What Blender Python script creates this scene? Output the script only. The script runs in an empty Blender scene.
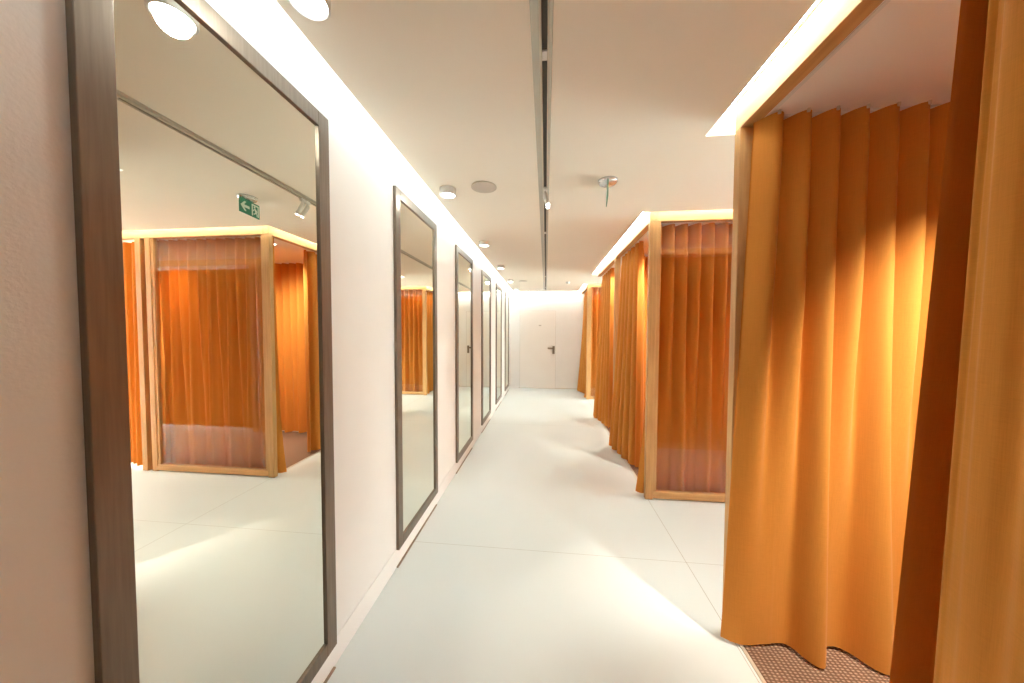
import bpy, math, random
from mathutils import Vector, Matrix
random.seed(7)
S = bpy.context.scene
COL = S.collection
PI = math.pi

# ------------------------------------------------------------------ helpers
class MB:
    """collects simple shapes into one mesh, in world coordinates"""
    def __init__(self):
        self.v = []; self.f = []; self.smooth = []
    def box(self, x0, x1, y0, y1, z0, z1, b=0.0):
        if b <= 0:
            n = len(self.v)
            self.v += [(x, y, z) for x in (x0, x1) for y in (y0, y1) for z in (z0, z1)]
            for q in ((0,1,3,2), (4,6,7,5), (0,4,5,1), (2,3,7,6), (0,2,6,4), (1,5,7,3)):
                self.f.append(tuple(n+i for i in q)); self.smooth.append(False)
            return self
        # chamfered box: 24 vertices
        n = len(self.v); idx = {}
        c = ((x0, x1), (y0, y1), (z0, z1))
        for sx in (0, 1):
            for sy in (0, 1):
                for sz in (0, 1):
                    s = (sx, sy, sz)
                    for ax in range(3):
                        p = []
                        for k in range(3):
                            val = c[k][s[k]]
                            if k != ax: val += b if s[k] == 0 else -b
                            p.append(val)
                        idx[(s, ax)] = len(self.v); self.v.append(tuple(p))
        def add(q): self.f.append(tuple(q)); self.smooth.append(False)
        for ax in range(3):
            o = [k for k in range(3) if k != ax]
            for s in (0, 1):
                q = []
                for a, d in ((0,0), (1,0), (1,1), (0,1)):
                    t = [0,0,0]; t[ax] = s; t[o[0]] = a; t[o[1]] = d
                    q.append(idx[(tuple(t), ax)])
                add(q)
            for a in (0, 1):
                for d in (0, 1):
                    t0 = [0,0,0]; t1 = [0,0,0]; t0[ax] = 0; t1[ax] = 1
                    for t in (t0, t1): t[o[0]] = a; t[o[1]] = d
                    add([idx[(tuple(t0), o[0])], idx[(tuple(t1), o[0])], idx[(tuple(t1), o[1])], idx[(tuple(t0), o[1])]])
        for s in [(i,j,k) for i in (0,1) for j in (0,1) for k in (0,1)]:
            add([idx[(s, 0)], idx[(s, 1)], idx[(s, 2)]])
        return self
    def lathe(self, c, prof, n=40, axis=(0,0,1), smooth=True):
        """prof: list of (radius, height along axis)"""
        a = Vector(axis).normalized()
        e1 = a.orthogonal().normalized(); e2 = a.cross(e1)
        base = len(self.v)
        for r, h in prof:
            for i in range(n):
                t = 2*PI*i/n
                p = Vector(c) + a*h + (e1*math.cos(t) + e2*math.sin(t))*r
                self.v.append(tuple(p))
        for j in range(len(prof)-1):
            for i in range(n):
                k = (i+1) % n
                self.f.append((base+j*n+i, base+j*n+k, base+(j+1)*n+k, base+(j+1)*n+i)); self.smooth.append(smooth)
        for j in (0, len(prof)-1):
            if prof[j][0] > 1e-6:
                self.f.append(tuple(base+j*n+i for i in range(n))); self.smooth.append(False)
        return self
    def tube(self, pts, r, n=10):
        base = len(self.v); m = len(pts)
        for j, p in enumerate(pts):
            d = (Vector(pts[min(j+1, m-1)]) - Vector(pts[max(j-1, 0)])).normalized()
            e1 = d.orthogonal().normalized(); e2 = d.cross(e1)
            for i in range(n):
                t = 2*PI*i/n
                self.v.append(tuple(Vector(p) + (e1*math.cos(t)+e2*math.sin(t))*r))
        for j in range(m-1):
            for i in range(n):
                k = (i+1) % n
                self.f.append((base+j*n+i, base+j*n+k, base+(j+1)*n+k, base+(j+1)*n+i)); self.smooth.append(True)
        self.f.append(tuple(base+i for i in range(n))); self.smooth.append(False)
        self.f.append(tuple(base+(m-1)*n+i for i in range(n))); self.smooth.append(False)
        return self
    def prism(self, poly, fn, d):
        """poly: 2d outline, fn maps (a, b, depth) to a point"""
        n = len(self.v); m = len(poly)
        for k in (0, d):
            for a, b in poly: self.v.append(tuple(fn(a, b, k)))
        self.f.append(tuple(range(n, n+m))); self.smooth.append(False)
        self.f.append(tuple(range(n+m, n+2*m))); self.smooth.append(False)
        for i in range(m):
            k = (i+1) % m
            self.f.append((n+i, n+k, n+m+k, n+m+i)); self.smooth.append(False)
        return self
    def grid(self, fn, nu, nv, u0=0, u1=1, v0=0, v1=1):
        b = len(self.v)
        for j in range(nv+1):
            for i in range(nu+1):
                self.v.append(tuple(fn(u0+(u1-u0)*i/nu, v0+(v1-v0)*j/nv)))
        w = nu+1
        for j in range(nv):
            for i in range(nu):
                self.f.append((b+j*w+i, b+j*w+i+1, b+(j+1)*w+i+1, b+(j+1)*w+i)); self.smooth.append(True)
        return self

def obj(name, mb, mat, parent=None, fix=True):
    """one mesh object; vertices are stored relative to the parent's base"""
    off = Vector((0,0,0))
    if parent is not None: off = Vector(BASE.get(parent.name, (0,0,0)))
    me = bpy.data.meshes.new(name)
    me.from_pydata([tuple(Vector(p)-off) for p in mb.v], [], mb.f)
    me.polygons.foreach_set('use_smooth', mb.smooth)
    me.update()
    if fix:
        import bmesh
        bm = bmesh.new(); bm.from_mesh(me); bmesh.ops.recalc_face_normals(bm, faces=bm.faces); bm.to_mesh(me); bm.free()
    me.materials.append(mat)
    o = bpy.data.objects.new(name, me); COL.objects.link(o)
    if parent is not None: o.parent = parent
    BASE[o.name] = tuple(off)
    return o
BASE = {}
def thing(name, label, cat, loc, group=None):
    o = bpy.data.objects.new(name, None); COL.objects.link(o)
    o.empty_display_size = .1
    o.location = loc; BASE[o.name] = tuple(loc)
    o['label'] = label; o['category'] = cat
    if group: o['group'] = group
    return o
def tag(o, label, cat, group=None):
    o['label'] = label; o['category'] = cat
    if group: o['group'] = group
    return o
def struct(name, mb, mat, parent=None):
    o = obj(name, mb, mat, parent)
    if parent is None: o['kind'] = 'structure'
    return o
def dup(root, loc, label=None):
    r = root.copy(); COL.objects.link(r); r.location = loc
    if label: r['label'] = label
    for ch in list(root.children):
        c = ch.copy(); COL.objects.link(c); c.parent = r
        for g in list(ch.children):
            d = g.copy(); COL.objects.link(d); d.parent = c
    return r
def sm(a, b, x):
    t = min(1, max(0, (x-a)/(b-a))); return t*t*(3-2*t)
def lerp(a, b, t): return a + (b-a)*t

# ------------------------------------------------------------------ materials
def nt(name):
    m = bpy.data.materials.new(name); m.use_nodes = True
    n = m.node_tree.nodes; l = m.node_tree.links
    return m, n, l, n['Principled BSDF']
def basic(name, col, rough=.5, metal=0., spec=.5):
    m, n, l, b = nt(name)
    b.inputs['Base Color'].default_value = (*col, 1); b.inputs['Roughness'].default_value = rough
    b.inputs['Metallic'].default_value = metal; b.inputs['Specular IOR Level'].default_value = spec
    return m
def noise_mat(name, c0, c1, scale, rough=.6, bump=0., bscale=None, detail=4, stretch=(1,1,1), spec=.4, metal=0., bdist=.01):
    m, n, l, b = nt(name)
    tc = n.new('ShaderNodeTexCoord'); mp = n.new('ShaderNodeMapping'); mp.inputs['Scale'].default_value = stretch
    l.new(tc.outputs['Object'], mp.inputs['Vector'])
    nz = n.new('ShaderNodeTexNoise'); nz.inputs['Scale'].default_value = scale; nz.inputs['Detail'].default_value = detail
    l.new(mp.outputs[0], nz.inputs['Vector'])
    cr = n.new('ShaderNodeValToRGB'); cr.color_ramp.elements[0].color = (*c0, 1); cr.color_ramp.elements[1].color = (*c1, 1)
    cr.color_ramp.elements[0].position = .3; cr.color_ramp.elements[1].position = .7
    l.new(nz.outputs['Fac'], cr.inputs['Fac']); l.new(cr.outputs['Color'], b.inputs['Base Color'])
    b.inputs['Roughness'].default_value = rough; b.inputs['Specular IOR Level'].default_value = spec; b.inputs['Metallic'].default_value = metal
    if bump:
        n2 = n.new('ShaderNodeTexNoise'); n2.inputs['Scale'].default_value = bscale or scale; n2.inputs['Detail'].default_value = 5
        l.new(mp.outputs[0], n2.inputs['Vector'])
        bp = n.new('ShaderNodeBump'); bp.inputs['Strength'].default_value = bump; bp.inputs['Distance'].default_value = bdist
        l.new(n2.outputs['Fac'], bp.inputs['Height']); l.new(bp.outputs['Normal'], b.inputs['Normal'])
    return m
def emit(name, col, s):
    m, n, l, b = nt(name)
    n.remove(b); e = n.new('ShaderNodeEmission'); e.inputs['Color'].default_value = (*col, 1); e.inputs['Strength'].default_value = s
    l.new(e.outputs[0], n['Material Output'].inputs['Surface'])
    return m
def wood(name, stretch):
    m, n, l, b = nt(name)
    tc = n.new('ShaderNodeTexCoord'); mp = n.new('ShaderNodeMapping'); mp.inputs['Scale'].default_value = stretch
    l.new(tc.outputs['Object'], mp.inputs['Vector'])
    nz = n.new('ShaderNodeTexNoise'); nz.inputs['Scale'].default_value = 1.0; nz.inputs['Detail'].default_value = 6; nz.inputs['Roughness'].default_value = .65
    l.new(mp.outputs[0], nz.inputs['Vector'])
    cr = n.new('ShaderNodeValToRGB')
    cr.color_ramp.elements[0].position = .3; cr.color_ramp.elements[1].position = .72
    cr.color_ramp.elements[0].color = (.48, .25, .085, 1); cr.color_ramp.elements[1].color = (.68, .395, .155, 1)
    l.new(nz.outputs['Fac'], cr.inputs['Fac']); l.new(cr.outputs['Color'], b.inputs['Base Color'])
    b.inputs['Roughness'].default_value = .5
    bp = n.new('ShaderNodeBump'); bp.inputs['Strength'].default_value = .12; bp.inputs['Distance'].default_value = .002
    l.new(nz.outputs['Fac'], bp.inputs['Height']); l.new(bp.outputs['Normal'], b.inputs['Normal'])
    return m
def fabric(name, c0, c1, trans):
    m, n, l, b = nt(name)
    tc = n.new('ShaderNodeTexCoord')
    def nz(st, det):
        mp = n.new('ShaderNodeMapping'); mp.inputs['Scale'].default_value = st
        l.new(tc.outputs['Object'], mp.inputs['Vector'])
        z = n.new('ShaderNodeTexNoise'); z.inputs['Scale'].default_value = 1; z.inputs['Detail'].default_value = det
        l.new(mp.outputs[0], z.inputs['Vector']); return z
    za = nz((520, 520, 9), 2); zb = nz((30, 30, 900), 2)
    ad = n.new('ShaderNodeMath'); ad.operation = 'ADD'
    l.new(za.outputs['Fac'], ad.inputs[0]); l.new(zb.outputs['Fac'], ad.inputs[1])
    hf = n.new('ShaderNodeMath'); hf.operation = 'MULTIPLY'; hf.inputs[1].default_value = .5; l.new(ad.outputs[0], hf.inputs[0])
    cr = n.new('ShaderNodeValToRGB'); cr.color_ramp.elements[0].position = .3; cr.color_ramp.elements[1].position = .7
    cr.color_ramp.elements[0].color = (*c0, 1); cr.color_ramp.elements[1].color = (*c1, 1)
    l.new(hf.outputs[0], cr.inputs['Fac']); l.new(cr.outputs['Color'], b.inputs['Base Color'])
    b.inputs['Roughness'].default_value = .75; b.inputs['Specular IOR Level'].default_value = .25
    b.inputs['Sheen Weight'].default_value = .15; b.inputs['Sheen Tint'].default_value = (1, .75, .45, 1)
    bp = n.new('ShaderNodeBump'); bp.inputs['Strength'].default_value = .12; bp.inputs['Distance'].default_value = .001
    l.new(hf.outputs[0], bp.inputs['Height']); l.new(bp.outputs['Normal'], b.inputs['Normal'])
    tr = n.new('ShaderNodeBsdfTranslucent')
    mx = n.new('ShaderNodeMixRGB'); mx.blend_type = 'MULTIPLY'; mx.inputs['Fac'].default_value = 1; mx.inputs['Color2'].default_value = (1, .62, .38, 1)
    l.new(cr.outputs['Color'], mx.inputs['Color1']); l.new(mx.outputs['Color'], tr.inputs['Color'])
    ms = n.new('ShaderNodeMixShader'); ms.inputs['Fac'].default_value = trans
    l.new(b.outputs[0], ms.inputs[1]); l.new(tr.outputs[0], ms.inputs[2]); l.new(ms.outputs[0], n['Material Output'].inputs['Surface'])
    return m
def floor_mat():
    m, n, l, b = nt('pale_floor_tile')
    tc = n.new('ShaderNodeTexCoord'); sp = n.new('ShaderNodeSeparateXYZ'); l.new(tc.outputs['Object'], sp.inputs[0])
    def seam(axis, origin, period, w):
        a = n.new('ShaderNodeMath'); a.operation = 'SUBTRACT'; l.new(sp.outputs[axis], a.inputs[0]); a.inputs[1].default_value = origin - period/2
        md = n.new('ShaderNodeMath'); md.operation = 'FLOORED_MODULO'; l.new(a.outputs[0], md.inputs[0]); md.inputs[1].default_value = period
        s = n.new('ShaderNodeMath'); s.operation = 'SUBTRACT'; l.new(md.outputs[0], s.inputs[0]); s.inputs[1].default_value = period/2
        ab = n.new('ShaderNodeMath'); ab.operation = 'ABSOLUTE'; l.new(s.outputs[0], ab.inputs[0])
        lt = n.new('ShaderNodeMath'); lt.operation = 'LESS_THAN'; l.new(ab.outputs[0], lt.inputs[0]); lt.inputs[1].default_value = w
        return lt
    s1 = seam('X',  .955, 2.0, .0020); s2 = seam('Y', 2.19, 3.0, .0014)
    mxs = n.new('ShaderNodeMath'); mxs.operation = 'MAXIMUM'; l.new(s1.outputs[0], mxs.inputs[0]); l.new(s2.outputs[0], mxs.inputs[1])
    nz = n.new('ShaderNodeTexNoise'); nz.inputs['Scale'].default_value = 1.6; nz.inputs['Detail'].default_value = 5; l.new(tc.outputs['Object'], nz.inputs['Vector'])
    cr = n.new('ShaderNodeValToRGB'); cr.color_ramp.elements[0].color = (*FLOOR0, 1); cr.color_ramp.elements[1].color = (*FLOOR1, 1)
    l.new(nz.outputs['Fac'], cr.inputs['Fac'])
    mx = n.new('ShaderNodeMixRGB'); l.new(mxs.outputs[0], mx.inputs['Fac']); l.new(cr.outputs['Color'], mx.inputs['Color1']); mx.inputs['Color2'].default_value = (.40, .37, .30, 1)
    l.new(mx.outputs['Color'], b.inputs['Base Color'])
    b.inputs['Roughness'].default_value = .42; b.inputs['Specular IOR Level'].default_value = .35
    return m
def carpet_mat():
    m, n, l, b = nt('ribbed_brown_carpet')
    tc = n.new('ShaderNodeTexCoord')
    w = n.new('ShaderNodeTexWave'); w.wave_type = 'BANDS'; w.bands_direction = 'X'; w.inputs['Scale'].default_value = 15; w.inputs['Distortion'].default_value = 1.2; w.inputs['Detail'].default_value = 2
    w2 = n.new('ShaderNodeTexWave'); w2.wave_type = 'BANDS'; w2.bands_direction = 'Y'; w2.inputs['Scale'].default_value = 24; w2.inputs['Distortion'].default_value = 2
    l.new(tc.outputs['Object'], w.inputs['Vector']); l.new(tc.outputs['Object'], w2.inputs['Vector'])
    mu = n.new('ShaderNodeMath'); mu.operation = 'MULTIPLY'; l.new(w.outputs['Fac'], mu.inputs[0]); l.new(w2.outputs['Fac'], mu.inputs[1])
    cr = n.new('ShaderNodeValToRGB'); cr.color_ramp.elements[0].color = (.16, .085, .050, 1); cr.color_ramp.elements[1].color = (.48, .31, .21, 1)
    l.new(mu.outputs[0], cr.inputs['Fac']); l.new(cr.outputs['Color'], b.inputs['Base Color'])
    b.inputs['Roughness'].default_value = .95; b.inputs['Specular IOR Level'].default_value = .1
    bp = n.new('ShaderNodeBump'); bp.inputs['Strength'].default_value = .7; bp.inputs['Distance'].default_value = .006
    l.new(mu.outputs[0], bp.inputs['Height']); l.new(bp.outputs['Normal'], b.inputs['Normal'])
    return m
def glass_mat():
    m, n, l, b = nt('clear_glass')
    n.remove(b)
    tr = n.new('ShaderNodeBsdfTransparent'); tr.inputs['Color'].default_value = (.97, .96, .94, 1)
    gl = n.new('ShaderNodeBsdfGlossy'); gl.inputs['Roughness'].default_value = .0
    fr = n.new('ShaderNodeFresnel'); fr.inputs['IOR'].default_value = 1.52
    # one sheet stands for both faces of the pane
    k = n.new('ShaderNodeMath'); k.operation = 'MULTIPLY'; k.inputs[1].default_value = 1.8; k.use_clamp = True
    ge = n.new('ShaderNodeNewGeometry'); nb = n.new('ShaderNodeMath'); nb.operation = 'SUBTRACT'; nb.inputs[0].default_value = 1; l.new(ge.outputs['Backfacing'], nb.inputs[1])
    k2 = n.new('ShaderNodeMath'); k2.operation = 'MULTIPLY'; l.new(fr.outputs[0], k2.inputs[0]); l.new(nb.outputs[0], k2.inputs[1])
    l.new(k2.outputs[0], k.inputs[0])
    ms = n.new('ShaderNodeMixShader'); l.new(k.outputs[0], ms.inputs['Fac']); l.new(tr.outputs[0], ms.inputs[1]); l.new(gl.outputs[0], ms.inputs[2])
    l.new(ms.outputs[0], n['Material Output'].inputs['Surface'])
    return m
def mirror_mat():
    m, n, l, b = nt('mirror_silver')
    n.remove(b)
    gl = n.new('ShaderNodeBsdfGlossy'); gl.inputs['Roughness'].default_value = 0; gl.inputs['Color'].default_value = (.86, .87, .80, 1)
    l.new(gl.outputs[0], n['Material Output'].inputs['Surface'])
    return m

FLOOR0 = (.62, .645, .61); FLOOR1 = (.66, .685, .65)
LED = (.82, 1.0, 1.09)
M = dict(
    wall=noise_mat('pale_plaster', (.83, .80, .755), (.86, .83, .785), 3, .85, bump=.2, bscale=120, spec=.2, bdist=.004),
    ceiling=noise_mat('cream_ceiling_paint', (.93, .87, .765), (.945, .885, .78), 2, .9, spec=.15),
    cabinceil=basic('white_cabin_ceiling', (.92, .86, .80), .9, spec=.15),
    panel=basic('sand_wall_paint', (.86, .80, .72), .8),
    fill_panel_glow=emit('fill_panel_glow', (.88, 1, 1.06), 24.0),
    dark=basic('dark_gap', (.06, .05, .04), .9),
    floor=floor_mat(), carpet=carpet_mat(), glass=glass_mat(), mirror=mirror_mat(),
    frame=noise_mat('bronze_brushed_metal', (.185, .142, .104), (.232, .182, .136), 3, .38, stretch=(40, 40, 2), metal=.6),
    woodz=wood('oak_upright', (38, 38, 2.2)), woody=wood('oak_along', (38, 2.2, 38)), woodx=wood('oak_across', (2.2, 38, 38)),
    curtain=fabric('ochre_curtain_cloth', (.575, .225, .031), (.675, .27, .042), .11),
    led=emit('led_light', LED, 8.0), led3=emit('led_light_end', LED, 17.0),
    led2=emit('led_light_cabins', LED, 15.0),
    lamp=emit('lamp_lens', (.95, 1.0, .96), 10.0),
    spotlens=emit('spot_lens', (1, .96, .9), 9.0),
    white=basic('white_enamel', (.78, .76, .72), .4),
    offwhite=basic('cream_enamel', (.62, .56, .45), .5),
    grille=noise_mat('speaker_grille', (.60, .54, .47), (.66, .60, .52), 900, .7, detail=1),
    trackdark=basic('dark_track_slot', (.07, .065, .05), .6),
    alu=basic('grey_aluminium', (.50, .47, .40), .35, .7),
    steel=basic('satin_steel', (.62, .62, .60), .25, .9),
    door=noise_mat('door_paint', (.87, .82, .76), (.89, .84, .78), 2, .7, spec=.25),
    bronze=basic('dark_bronze_handle', (.22, .17, .12), .45, .4),
    green=basic('exit_green', (.015, .22, .11), .35),
    pict=basic('exit_white', (.74, .86, .72), .4),
    silverdisc=basic('silver_mount', (.72, .73, .73), .22, .75),
    edge=basic('brass_edge_strip', (.62, .54, .42), .4, .3),
    strip=basic('brown_shadow_strip', (.30, .22, .15), .5, .3),
    plaque=basic('pale_plaque', (.55, .49, .42), .5),
)

# ------------------------------------------------------------------ room
CZ = 2.6            # corridor ceiling
TOP = 2.74          # underside of slab above
WX = -.965          # left wall
EY = 8.53           # end wall
XF = .93            # corridor face of the cabins
XR = 8.0; BY = -1.26
# cabin islands: near, far
ISL = [(-1.2, 1.712), (2.99, 5.89), (7.28, EY)]
XB = 4.9

struct('floor', MB().box(WX, XR, BY, EY, -.05, 0), M['floor'])
cm = MB()
cm.box(-.853, .84, BY, 8.43, CZ, TOP)                                  # above the corridor
def strip(y0, y1): cm.box(.84, XR, y0, y1, CZ, TOP)
strip(1.815, 2.90); strip(5.98, 7.19)
for a, b in ((BY, 1.815), (2.90, 5.98), (7.19, EY)): cm.box(XB+.09, XR, a, b, CZ, TOP)
struct('ceiling', cm, M['ceiling'])
struct('ceiling', MB().box(WX-.05, XR, BY, EY+.05, TOP, TOP+.05), M['cabinceil'])
struct('wall_left', MB().box(WX-.06, WX, BY, EY, .1295, TOP), M['wall'])
struct('baseboard_left', MB().box(WX-.06, WX, BY, EY, 0, .1255), M['wall'])
struct('trim_1', MB().box(WX-.06, WX-.012, BY, EY, .1255, .1295), M['dark'])
struct('wall_right', MB().box(XR, XR+.1, BY, EY, 0, TOP), M['wall'])
struct('wall_back', MB().box(WX-.06, XR, BY-.1, BY, 0, TOP), M['panel'])
struct('wall_end', MB().box(WX-.06, XR, EY, EY+.1, 0, TOP), M['wall'])
struct('trim_2', MB().box(-.72+.0, 2.6, EY-.004, EY, 0, .018), M['offwhite'])

# door in the end wall
DX0, DX1, DZ = -.69, .262, 2.09
dr = struct('door_1', MB().box(DX0, DX1, EY-.006, EY, .012, DZ, .002), M['door'])
fr = MB()
fr.box(DX0-.006, DX0, EY-.003, EY, .0, DZ+.006); fr.box(DX1, DX1+.006, EY-.003, EY, .0, DZ+.006); fr.box(DX0, DX1, EY-.003, EY, DZ, DZ+.006)
obj('door_gap', fr, M['plaque'], dr)
hd = obj('backplate', MB().box(.185, .245, EY-.016, EY-.006, .94, 1.15, .004), M['bronze'], dr)
obj('door_handle', MB().box(.055, .235, EY-.065, EY-.045, 1.07, 1.115, .006).lathe((.215, EY-.05, 1.0925), [(.018, 0), (.018, .036)], 20, (0, 1, 0)), M['bronze'], dr)
obj('plaque', MB().box(-.185, -.115, EY-.010, EY-.006, 1.69, 1.72, .002), M['plaque'], dr)

# luminous strips in the slots of the ceiling
def led_strip(x0, x1, y0, y1, label, mat='led'):
    t = thing('led_strip', label, 'strip light', ((x0+x1)/2, (y0+y1)/2, TOP), 'strip lights in the ceiling slots')
    obj('profile', MB().box(x0, x1, y0, y1, TOP-.030, TOP), M['white'], t)
    obj('diffuser', MB().box(x0+.003, x1-.003, y0+.003, y1-.003, TOP-.036, TOP-.0302), M[mat], t)

led_strip(-.84, .82, EY-.090, EY-.015, 'white light strip in ceiling slot above the end wall door', 'led3')
def beam_strip(x0, x1, y0, y1, nx, ny, label, mat='led2', za=2.690):
    # strip fixed to the upper face of a cabin beam, shining into the slot
    t = thing('led_strip', label, 'strip light', ((x0+x1)/2, (y0+y1)/2, 2.69), 'strip lights in the ceiling slots')
    zb = 2.736
    if nx:
        obj('profile', MB().box(x0-.008, x0-.0005, y0, y1, za, zb), M['white'], t)
        obj('diffuser', MB().box(x0-.013, x0-.0082, y0+.002, y1-.002, za+.002, zb-.002), M[mat], t)
    else:
        ya, yb = (y0-.008, y0-.0005) if ny < 0 else (y0+.0005, y0+.008)
        yc, yd = (y0-.013, y0-.0082) if ny < 0 else (y0+.0082, y0+.013)
        obj('profile', MB().box(x0, x1, ya, yb, za, zb), M['white'], t)
        obj('diffuser', MB().box(x0+.002, x1-.002, yc, yd, za+.002, zb-.002), M['led2'], t)
def ring(y0, y1, which, near=True, far=True):
    beam_strip(XF, XF, max(.95, y0-.01), y1+.01 if far else y1-.01, 1, 0, 'white light strip along corridor side of the %s cabin block' % which)
    if near: beam_strip(XF, XB, y0, y0, 0, -1, 'white light strip over near glass end of the %s cabin block' % which)
    if far: beam_strip(XF, XB, y1, y1, 0, 1, 'white light strip over far glass end of the %s cabin block' % which)
led_strip(-.898, -.856, .0, EY-.02, 'long white light strip in ceiling slot above the framed mirrors')
ring(*ISL[0], 'nearest', near=False); ring(*ISL[1], 'middle'); ring(*ISL[2], 'farthest', far=False)

# ------------------------------------------------------------------ mirrors
def mirror_proto():
    y0, y1, z0, z1, w = 0, .754, .118, 2.475, .062
    xb, xf = WX, WX+.02
    t = thing('wall_mirror', '', 'mirror', (WX, 0, z0), 'tall framed mirrors on the left wall')
    for nm, bx in (('frame_side', (y0, y0+w, z0, z1)), ('frame_side', (y1-w, y1, z0, z1)), ('frame_top', (y0+w, y1-w, z1-w, z1)), ('frame_bottom', (y0+w, y1-w, z0, z0+w))):
        obj(nm, MB().box(xb, xf, *bx, .0015), M['frame'], t)
    obj('shadow_strip', MB().box(xb, xb+.012, y0, y1, 0.0, .007, .001), M['strip'], t)  # dark strip standing in for the mirror's shadow line at the floor
    obj('backing', MB().box(xb, xb+.006, y0+w-.004, y1-w+.004, z0+w-.004, z1-w+.004), M['dark'], t)
    obj('mirror_glass', MB().box(xb+.0065, xb+.0105, y0+w-.003, y1-w+.003, z0+w-.003, z1-w+.003), M['mirror'], t)
    return t
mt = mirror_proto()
ml = ['nearest tall mirror in brown metal frame, reflecting the glass end of a cabin',
      'second framed mirror from the camera, reflecting a distant cabin corner',
      'third framed mirror from the camera, reflecting the door handle',
      'fourth framed mirror from the camera on the pale left wall',
      'fifth framed mirror from the camera, next to last on the left wall',
      'farthest framed mirror, last before the end wall']
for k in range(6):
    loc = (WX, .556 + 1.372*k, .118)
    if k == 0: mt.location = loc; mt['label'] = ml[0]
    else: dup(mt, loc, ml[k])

# ------------------------------------------------------------------ fitting cabins
def cabin_block(y0, y1, which, divs, end_near, end_far, carpet_bays):
    t = thing('fitting_cabin', 'oak-framed block of fitting cabins, %s' % which, 'fitting cabin', (XF, y0, 0), 'blocks of fitting cabins')
    p = .066; pd = .047; zb = 2.546; zt = TOP
    def post(x0, x1, a, b): obj('post', MB().box(x0, x1, a, b, 0, zb, .002), M['woodz'], t)
    # beams: corridor side, ends, back
    obj('beam', MB().box(XF, XF+p, y0, y1, zb, zt-.001, .002), M['woody'], t)
    obj('beam', MB().box(XB-p, XB, y0, y1, zb, zt-.001, .002), M['woody'], t)
    bays = ((XF, 2.40), (2.46, XB))
    for flag, a, b in ((end_near, y0, y0+pd), (end_far, y1-pd, y1)):
        if not flag: continue
        obj('beam', MB().box(XF+p, XB-p, a, b, zb, zt-.001, .002), M['woodx'], t)
        post(XF, XF+p, a, b)
        post(2.335, 2.40, a, b)
        post(2.46, 2.525, a, b)
        x0, x1 = XF+p, 2.335
        obj('bottom_rail', MB().box(x0, x1, a, b, .012, .074, .002), M['woodx'], t)
        for g0, g1 in ((x0, x0+.032), (x1-.032, x1)): obj('glazing_bead', MB().box(g0, g1, a+.006, b-.006, .074, zb, .001), M['woodz'], t)
        ym = (a+b)/2
        obj('glass_pane', MB().box(x0+.030, x1-.030, ym-.001, ym+.001, .072, zb), M['glass'], t)
    for d in divs: post(XF, XF+p, d-.03, d+.03)
    obj('back_panel', MB().box(2.402, 2.458, y0+.05, y1-(.05 if end_far else 0), .0, 2.556), M['curtain'], t)
    obj('cabin_ceiling', MB().box(XF+p, XB-p, y0+(pd if end_near else 0), y1-(pd if end_far else 0), 2.5565, zt-.001), M['cabinceil'], t)
    obj('curtain_track', MB().box(1.008, 1.024, y0+.06, y1-.06, 2.5545, 2.5565), M['white'], t)
    for yc in ([y0+.12] if end_near else []) + ([y1-.10] if end_far else []):
        obj('curtain_track', MB().box(1.065, 2.33, yc-.01, yc+.01, 2.547, 2.5565), M['white'], t)
    return t
c1 = cabin_block(-1.2, 1.712, 'nearest block, beam crossing the upper right of the picture', [], False, True, 2)
c2 = cabin_block(2.99, 5.89, 'middle block with a glass end panel facing the camera', [4.43], True, False, 2)
c3 = cabin_block(7.28, EY, 'farthest block beside the end wall', [], True, False, 1)

def carpet(y0, y1, label):
    t = thing('cabin_carpet', label, 'carpet', (.985, y0, 0), 'ribbed brown cabin carpets')
    obj('pile', MB().box(.985, 2.40, y0, y1, 0.0, .007, .002), M['carpet'], t)
    obj('edge_strip', MB().box(.968, .985, y0, y1, 0.0, .005, .001), M['edge'], t)
carpet(-1.15, 1.66, 'brown ribbed carpet under the long curtain of the nearest cabin')
carpet(3.04, 4.40, 'brown ribbed carpet in the cabin behind the glass end panel')
carpet(4.46, 5.86, 'brown ribbed carpet in the second cabin of the middle block')
carpet(7.33, EY, 'brown ribbed carpet in the farthest cabin')

# ------------------------------------------------------------------ curtains
CZT = 2.546
def curtain(P, name_loc, label, nu, group='ochre curtains of the fitting cabins', gl=0, nv=44, kind='curtain'):
    """P(u, v): point of the cloth, v 0 at the hem and 1 at the track"""
    t = thing('curtain', label, 'curtain', name_loc, group)
    vh = 1-.085/2.58; vb = .045/2.58
    def Q(u, v):
        x, y, z = P(u, v); return (x, y, z)
    obj('drape', MB().grid(Q, nu, nv, 0, 1, vb, vh), M['curtain'], t, False)
    obj('heading', MB().grid(Q, nu, 4, 0, 1, vh, 1), M['curtain'], t, False)
    obj('hem', MB().grid(Q, nu, 2, 0, 1, 0, vb), M['curtain'], t, False)
    for k in range(gl):
        x, y, z = P((k+.5)/gl, 1)
        obj('glider', MB().box(x-.006, x+.006, y-.005, y+.005, z-.012, z+.006, .002), M['offwhite'], t)
    return t

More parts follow.
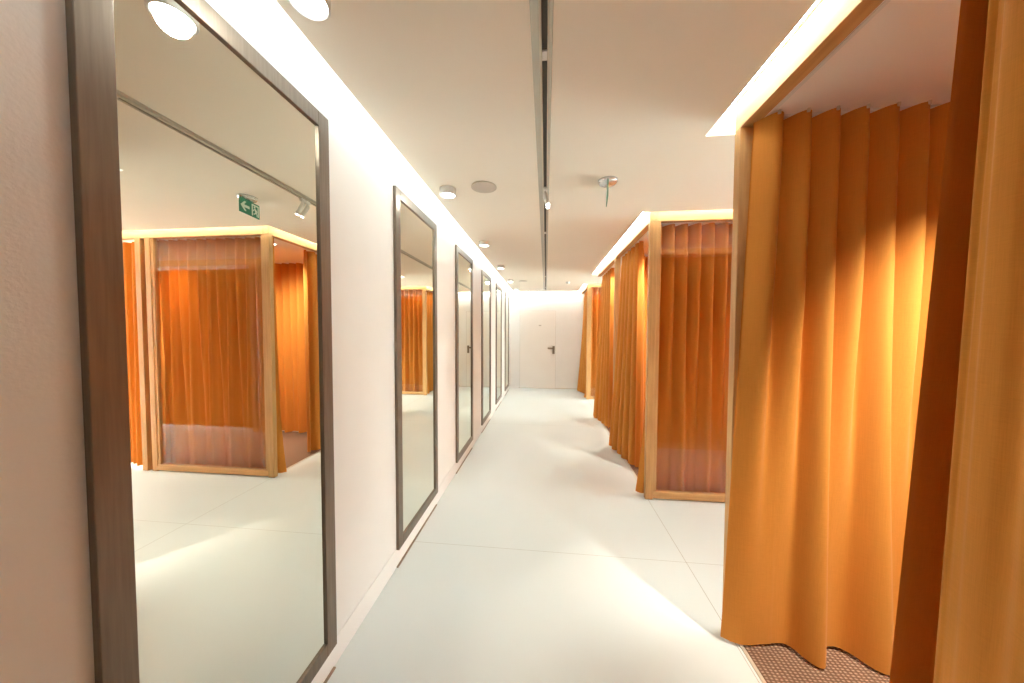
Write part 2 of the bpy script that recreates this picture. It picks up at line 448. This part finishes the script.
def end_curtain(yc, sgn, seed, big, x0=.972, xb=.885, x1=2.385):
    """cloth hung across a cabin end; sgn -1: pleat tips towards the camera"""
    rnd = random.Random(seed); ph = 0 if big else rnd.uniform(-.6, .6)
    j = [rnd.uniform(-1, 1) for _ in range(40)]
    pit = .116
    def P(u, v):
        x = lerp(x0, x1, u)
        a = 2*PI*(x-1.035)/pit + ph
        w = 1-v
        k = sm(1.04, 1.24, x) if big else 1
        # near the hem every second pleat opens out
        A1 = lerp(.040 if big else .044, .004 if big else .016, sm(.25, .95, w))
        A2 = lerp(.000, .056 if big else .040, sm(.2, 1, w)) * lerp(.15, 1, k)
        i = min(38, max(0, int((x-.9)/.23)))
        A2 *= 1 + .25*j[i]*0.6
        y = yc + sgn*(A1*(math.cos(a)) + A2*math.cos(a/2)**1)
        # gathered heading: tighter and flatter above the stitch line
        hz = sm(.955, .972, v); y = lerp(y, yc + sgn*A1*.9*math.cos(a), hz)
        y += .006*math.sin(7*w + 3*u + seed)*w
        xx = x + .010*math.sin(a+.6)*(1-.5*w)
        # free edge towards the corridor drifts outwards at the hem
        e = 1-sm(0, .16, u)
        xx += (xb-x0)*e*(w**(1.3 if big else 2.6))
        y += -sgn*.035*e*w if big else 0
        if big: xx += .045*sm(.3, .6, u)*w*0 + .05*sm(1.30, 1.56, x)*w*w
        z = .028 + (CZT-.028)*v
        if big: z -= .008*(1-v)*max(0, math.cos(a/2))
        return (xx, y, z)
    return P
curtain(end_curtain(1.598, -1, 3, True), (.97, 1.598, 0), 'wide golden ochre curtain hanging inside the nearest cabin, pleated to the ceiling', 300, gl=12, nv=60)
curtain(end_curtain(3.105, -1, 11, False, x0=1.0, xb=.872), (.97, 3.105, 0), 'rust curtain behind the glass end panel of the middle cabin block', 260)
curtain(end_curtain(7.395, -1, 17, False, x0=1.0, xb=.90), (.97, 7.395, 0), 'curtain behind the glass end of the farthest cabin block', 180)
# the partition between the two cabins of the middle block
curtain(end_curtain(4.33, -1, 23, False, x0=1.10, xb=1.10), (1.1, 4.33, 0), 'golden lit curtain between two cabins, seen through the open front in the nearest mirror', 240)
# second row of the middle block, seen left of the glass panel in the mirror
def P2(u, v):
    x = 2.56 + .85*u; a = 2*PI*x/.11
    return (x, 3.07 - .03*math.cos(a)*(1-.3*v) - .02*(1-v)*math.cos(a/2), .03 + (2.53-.03)*v)
def P4(u, v):
    x = 2.56 + 2.24*u; a = 2*PI*x/.12
    return (x, 1.60 - .03*math.cos(a)*(1-.3*v) - .02*(1-v)*math.cos(a/2), .03 + (2.50-.03)*v)
curtain(P4, (2.56, 1.60, 0), 'curtain of the second row in the nearest block, seen only as a reflection in glass', 260)
curtain(P2, (2.56, 3.07, 0), 'curtain at the left edge of the nearest mirror, beyond the double oak post', 140)

def front_curtain(y0, y1, n, seed, xt=1.035, fl=.12, yb0=.06, yb1=-.06):
    rnd = random.Random(seed); p0 = rnd.uniform(0, 6); p1 = rnd.uniform(0, 6)
    def P(u, v):
        w = 1-v
        a = 2*PI*n*u + .7*math.sin(2.3*u*PI+p0) + .5*w*math.sin(5*u+p1)
        y = lerp(y0 + yb0*w, y1 + yb1*w, u) + .012*math.sin(2*a)
        A = .042 + .016*math.sin(3.1*u*PI+p1)*w + .008*w
        hz = sm(.955, .972, v)
        x = xt - A*math.cos(a)*(1-.25*hz) - fl*sm(0, .8, u)*(w**1.4)
        return (x, y, .03 + (CZT-.03)*v + .006*math.sin(a+1)*w)
    return P
curtain(front_curtain(3.585, 4.36, 5, 1, yb0=.0), (1.05, 3.52, 0), 'half drawn ochre curtain at the front of the middle block, right behind its glass end', 220)
curtain(front_curtain(5.05, 5.82, 5, 2, yb0=0), (1.05, 5.02, 0), 'half drawn ochre curtain at the front of the middle block, beyond its centre post', 200)
curtain(front_curtain(7.42, 8.44, 9, 4, fl=.16), (1.05, 7.42, 0), 'drawn ochre curtain closest to the white door in the end wall', 200)

# near front curtain, right beside the camera
def cr(pts, t):
    n = len(pts)-1; f = min(t*n, n-1e-6); i = int(f); f -= i
    p = [pts[max(0, min(n, i+k))] for k in (-1, 0, 1, 2)]
    return tuple(.5*((2*p[1][k]) + (-p[0][k]+p[2][k])*f + (2*p[0][k]-5*p[1][k]+4*p[2][k]-p[3][k])*f*f + (-p[0][k]+3*p[1][k]-3*p[2][k]+p[3][k])*f**3) for k in range(2))
topP = [(.945, .846), (.985, .866), (1.045, .880), (1.072, .870), (1.045, .845), (.985, .822), (.956, .812), (.962, .800), (.961, .800), (.958, .790), (.951, .780)] + [(.955, .745), (.975, .725), (.945, .690), (.94, .655), (1.01, .640), (1.00, .600), (.935, .560), (.93, .52), (1.0, .50), (1.01, .46), (.94, .42), (.93, .38), (1.0, .36), (1.01, .32), (.94, .28), (.95, .22)]
botP = [(.945, .965), (.995, .988), (1.060, 1.000), (1.088, .985), (1.055, .935), (.990, .895), (.956, .868), (.948, .850), (.943, .835), (.935, .815), (.925, .795)] + [(.915, .770), (.905, .725), (.895, .690), (.90, .640), (.99, .610), (1.00, .570), (.92, .530), (.91, .48), (1.0, .46), (1.01, .42), (.92, .38), (.91, .34), (1.0, .32), (1.01, .28), (.92, .24), (.93, .18)]
def P3(u, v):
    a = cr(topP, u); b = cr(botP, u); w = 1-v
    return (lerp(a[0], b[0], w), lerp(a[1], b[1], w) , .03 + (CZT-.03)*v)
curtain(P3, (1.0, .6, 0), 'big ochre curtain at the right edge of the picture, closest to the camera', 300)

# ------------------------------------------------------------------ ceiling fittings
def downlight():
    t = thing('ceiling_downlight', '', 'ceiling light', (0, 0, CZ), 'round ceiling lights along the mirrors')
    BASE[t.name] = (0, 0, 0)
    obj('housing', MB().lathe((0, 0, 0), [(.001, 0), (.060, 0), (.060, -.046), (.056, -.050), (.053, -.050), (.051, -.040), (.001, -.040)], 48), M['white'], t)
    obj('lens', MB().lathe((0, 0, 0), [(.001, -.0405), (.050, -.0405), (.050, -.0435), (.001, -.046)], 48), M['lamp'], t)
    return t
dl = downlight()
dlab = ['round white ceiling light above the nearest mirror, cut by the picture edge', 'round white ceiling light above the second mirror, beside the ceiling speaker',
        'third round white ceiling light along the mirrors', 'fourth round white ceiling light along the mirrors', 'fifth round white ceiling light along the mirrors', 'farthest round white ceiling light, by the end wall']
for k in range(6):
    loc = (-.722, .918 + 1.372*k, CZ)
    L = bpy.data.lights.new('ceiling_lamp', 'SPOT'); L.energy = 2.8; L.spot_size = math.radians(168); L.spot_blend = .3; L.shadow_soft_size = .045; L.color = (.95, 1, .95)
    lo = bpy.data.objects.new('ceiling_lamp', L); COL.objects.link(lo); lo.location = (loc[0], loc[1], CZ-.052)
    if k == 0: dl.location = loc; dl['label'] = dlab[0]
    else: dup(dl, loc, dlab[k])

def cabin_light(x, y, label, power, cone=150, blend=.5, aim=None):
    t = thing('cabin_downlight', label, 'ceiling light', (x, y, 2.5565), 'recessed lights inside the cabins')
    obj('rim', MB().lathe((x, y, 2.5565), [(.050, 0), (.050, -.005), (.040, -.007), (.036, -.002), (.036, 0)], 40), M['white'], t)
    obj('lens', MB().lathe((x, y, 2.5565), [(.001, -.001), (.035, -.001), (.035, -.003), (.001, -.003)], 32), M['lamp'], t)
    L = bpy.data.lights.new('cabin_spot', 'SPOT'); L.energy = power; L.spot_size = math.radians(cone); L.spot_blend = blend; L.shadow_soft_size = .03; L.color = (1, .93, .82)
    lo = bpy.data.objects.new('cabin_spot', L); COL.objects.link(lo); lo.location = (x, y, 2.545)
    if aim: lo.rotation_euler = (Vector(aim)-lo.location).to_track_quat('-Z', 'Y').to_euler()
cabin_light(1.68, .72, 'recessed light in the ceiling of the nearest cabin', 190, 66, 1.0, (1.74, 1.6, 1.0))
cabin_light(1.24, 3.36, 'recessed light in the cabin behind the glass end panel, seen in the nearest mirror', 105, 96, 1.0, (1.65, 4.33, 1.15))
cabin_light(2.14, 3.36, 'added rear light backlighting the curtain behind the glass end panel', 170, 70, 1.0, (2.14, 3.11, 1.3))  # unseen lamp added to make the end curtain glow from behind
cabin_light(1.24, 4.82, 'recessed light in the second cabin of the middle block', 34)
cabin_light(1.24, 7.66, 'recessed light in the farthest cabin', 34)

def speaker():
    t = thing('ceiling_speaker', '', 'speaker', (0, 0, CZ), 'round speakers set in the ceiling'); BASE[t.name] = (0, 0, 0)
    obj('grille', MB().lathe((0, 0, 0), [(.001, -.006), (.082, -.006), (.086, -.004), (.086, 0), (.001, 0)], 48), M['grille'], t)
    obj('rim', MB().lathe((0, 0, 0), [(.0865, 0), (.0865, -.006), (.0925, -.004), (.0925, 0)], 48), M['offwhite'], t)
    return t
sp = speaker(); sp.location = (-.451, 2.283, CZ); sp['label'] = 'flat round grey speaker in the ceiling beside the second ceiling light'
dup(sp, (-.478, 6.61, CZ), 'small distant round speaker in the ceiling near the end wall')

# recessed lighting track
tk = thing('lighting_track', 'long grey lighting track running down the middle of the ceiling', 'track', (-.02, 3.5, CZ))
y0, y1 = BY+.1, 8.05
fl = MB(); fl.box(-.058, -.030, y0, y1, CZ-.004, CZ-.0005, .001); fl.box(.004, .018, y0, y1, CZ-.004, CZ-.0005, .001)
obj('flange', fl, M['alu'], tk)
ch = MB(); ch.box(-.030, -.0205, y0, y1, CZ-.012, CZ-.0005, .001); ch.box(-.0005, .004, y0, y1, CZ-.012, CZ-.0005, .001)
obj('channel', ch, M['offwhite'], tk)
obj('slot', MB().box(-.0205, -.0005, y0, y1, CZ-.004, CZ-.0005), M['trackdark'], tk)
for yy in (1.22, 3.37, 6.05, 7.56):
    obj('connector', MB().box(-.020, -.001, yy-.02, yy+.02, CZ-.013, CZ-.0045, .001), M['white'], tk)

def track_spot(y, label, tilt):
    t = thing('track_spotlight', label, 'spotlight', (-.0105, y, CZ), 'spotlights on the lighting track')
    obj('adapter', MB().box(-.024, .003, y-.021, y+.021, CZ-.036, CZ-.0132, .003), M['white'], t)
    ax = Vector(tilt).normalized(); p = Vector((-.0105, y, CZ-.060))
    obj('bracket', MB().lathe((-.0105, y, CZ-.070), [(.006, 0), (.006, .034)], 16), M['white'], t)
    s = p - ax*.012
    h = obj('lamp_head', MB().lathe(tuple(s), [(.001, 0), (.012, 0), (.015, .004), (.015, .106), (.014, .108), (.0132, .105), (.001, .104)], 32, tuple(ax)), M['white'], t)
    obj('lens', MB().lathe(tuple(s), [(.001, .1045), (.0128, .1045), (.0128, .1058), (.001, .1062)], 32, tuple(ax)), M['spotlens'], h)
    L = bpy.data.lights.new('track_beam', 'SPOT'); L.energy = 12; L.spot_size = math.radians(50); L.spot_blend = .6; L.shadow_soft_size = .02; L.color = (1, .92, .8)
    lo = bpy.data.objects.new('track_beam', L); COL.objects.link(lo); lo.location = s + ax*.118
    lo.rotation_euler = ax.to_track_quat('-Z', 'Y').to_euler()
track_spot(2.312, 'white cylinder spotlight on the ceiling track, nearer of the two in the nearest mirror', (.24, -.40, -1))
track_spot(2.362, 'white cylinder spotlight on the ceiling track, farther of the two in the nearest mirror', (.24, -.40, -1))

# fill panels added out of view beyond the cabins to brighten the corridor
for k, (yy, wh) in enumerate(((.6, 'first'), (3.4, 'second'), (6.6, 'third'))):
    t = thing('fill_panel', 'large added fill light panel, unseen beyond the cabins, %s from the camera side' % wh, 'ceiling light', (6.5, yy, CZ), 'added fill panels beyond the cabins')
    obj('frame', MB().box(5.88, 7.12, yy-.92, yy+.92, CZ-.018, CZ-.001, .002), M['white'], t)
    obj('diffuser', MB().box(5.90, 7.10, yy-.90, yy+.90, CZ-.022, CZ-.0182), M['fill_panel_glow'], t)

# hanging exit sign
ex = thing('exit_sign', 'green exit sign hanging edge-on from a silver ceiling mount, with arrow and running figure', 'exit sign', (.42, 2.285, CZ))
obj('ceiling_mount', MB().lathe((.42, 2.27, CZ), [(.001, 0), (.066, 0), (.066, -.012), (.056, -.024), (.001, -.028)], 48), M['silverdisc'], ex)
X0 = .42
SL = .135
def tilt(mb):
    mb.v = [(x + SL*(y-2.285), y, z) for x, y, z in mb.v]; return mb
pl = obj('sign_plate', tilt(MB().box(X0-.003, X0+.003, 2.187, 2.383, 2.463, 2.575, .001)), M['green'], ex)
fx = lambda a, b, k: (X0-.0032-k+SL*a, 2.285+a, 2.519+b)
obj('arrow', MB().prism([(-.088, 0), (-.052, .036), (-.034, .036), (-.056, .010), (-.004, .010), (-.004, -.010), (-.056, -.010), (-.034, -.036), (-.052, -.036)], fx, .0012), M['pict'], pl)
obj('doorway', MB().prism([(.018, -.046), (.018, .044), (.088, .044), (.088, -.046), (.078, -.046), (.078, .034), (.028, .034), (.028, -.046)], fx, .0012), M['pict'], pl)
rn = MB()
rn.prism([(.047+.0085*math.cos(i*PI/8), .024+.0085*math.sin(i*PI/8)) for i in range(16)], fx, .0014)
rn.prism([(.046, .013), (.060, .013), (.066, -.012), (.053, -.016)], fx, .0014)
rn.prism([(.048, .012), (.034, .004), (.030, -.008), (.035, -.010), (.040, -.001), (.050, .004)], fx, .0014)
rn.prism([(.058, .012), (.072, .000), (.074, -.010), (.069, -.011), (.066, -.002), (.058, .004)], fx, .0014)
rn.prism([(.053, -.014), (.045, -.024), (.034, -.028), (.034, -.034), (.049, -.031), (.060, -.018)], fx, .0014)
rn.prism([(.058, -.015), (.066, -.012), (.073, -.028), (.073, -.044), (.066, -.044), (.066, -.030)], fx, .0014)
obj('running_figure', rn, M['pict'], pl)

# faint sensor ring far down the ceiling
sd = thing('smoke_detector', 'small pale round smoke detector on the ceiling before the farthest cabin', 'smoke detector', (.466, 6.83, CZ))
obj('base', MB().lathe((.466, 6.83, CZ), [(.001, 0), (.052, 0), (.052, -.012), (.001, -.012)], 40), M['white'], sd)
obj('cap', MB().lathe((.466, 6.83, CZ), [(.040, -.0122), (.036, -.030), (.001, -.036)], 40), M['white'], sd)

# ------------------------------------------------------------------ world, camera, view
w = bpy.data.worlds.new('World'); S.world = w; w.use_nodes = True
w.node_tree.nodes['Background'].inputs['Color'].default_value = (.90, 1, 1.02, 1); w.node_tree.nodes['Background'].inputs['Strength'].default_value = .3

cd = bpy.data.cameras.new('camera'); cam = bpy.data.objects.new('camera', cd); COL.objects.link(cam)
R_ = Vector((.99435003, .10610568, .00309817)); U_ = Vector((-.00671762, .0337713, .99940701)); F_ = Vector((-.10593814, .9937812, -.03429327))
mw = Matrix((R_, U_, -F_)).transposed().to_4x4(); mw.translation = Vector((0, 0, 1.561))
cam.matrix_world = mw
cd.sensor_width = 36; cd.lens = 315/1024*36; cd.clip_start = .01; cd.clip_end = 60
S.camera = cam
S.view_settings.view_transform = 'Standard'; S.view_settings.look = 'None'; S.view_settings.gamma = 1; S.view_settings.exposure = 1.54
S.view_settings.use_curve_mapping = False
S.cycles.max_bounces = 14; S.cycles.diffuse_bounces = 6; S.cycles.glossy_bounces = 6; S.cycles.transparent_max_bounces = 12; S.cycles.transmission_bounces = 6
S.cycles.caustics_reflective = True
S.cycles.use_denoising = True
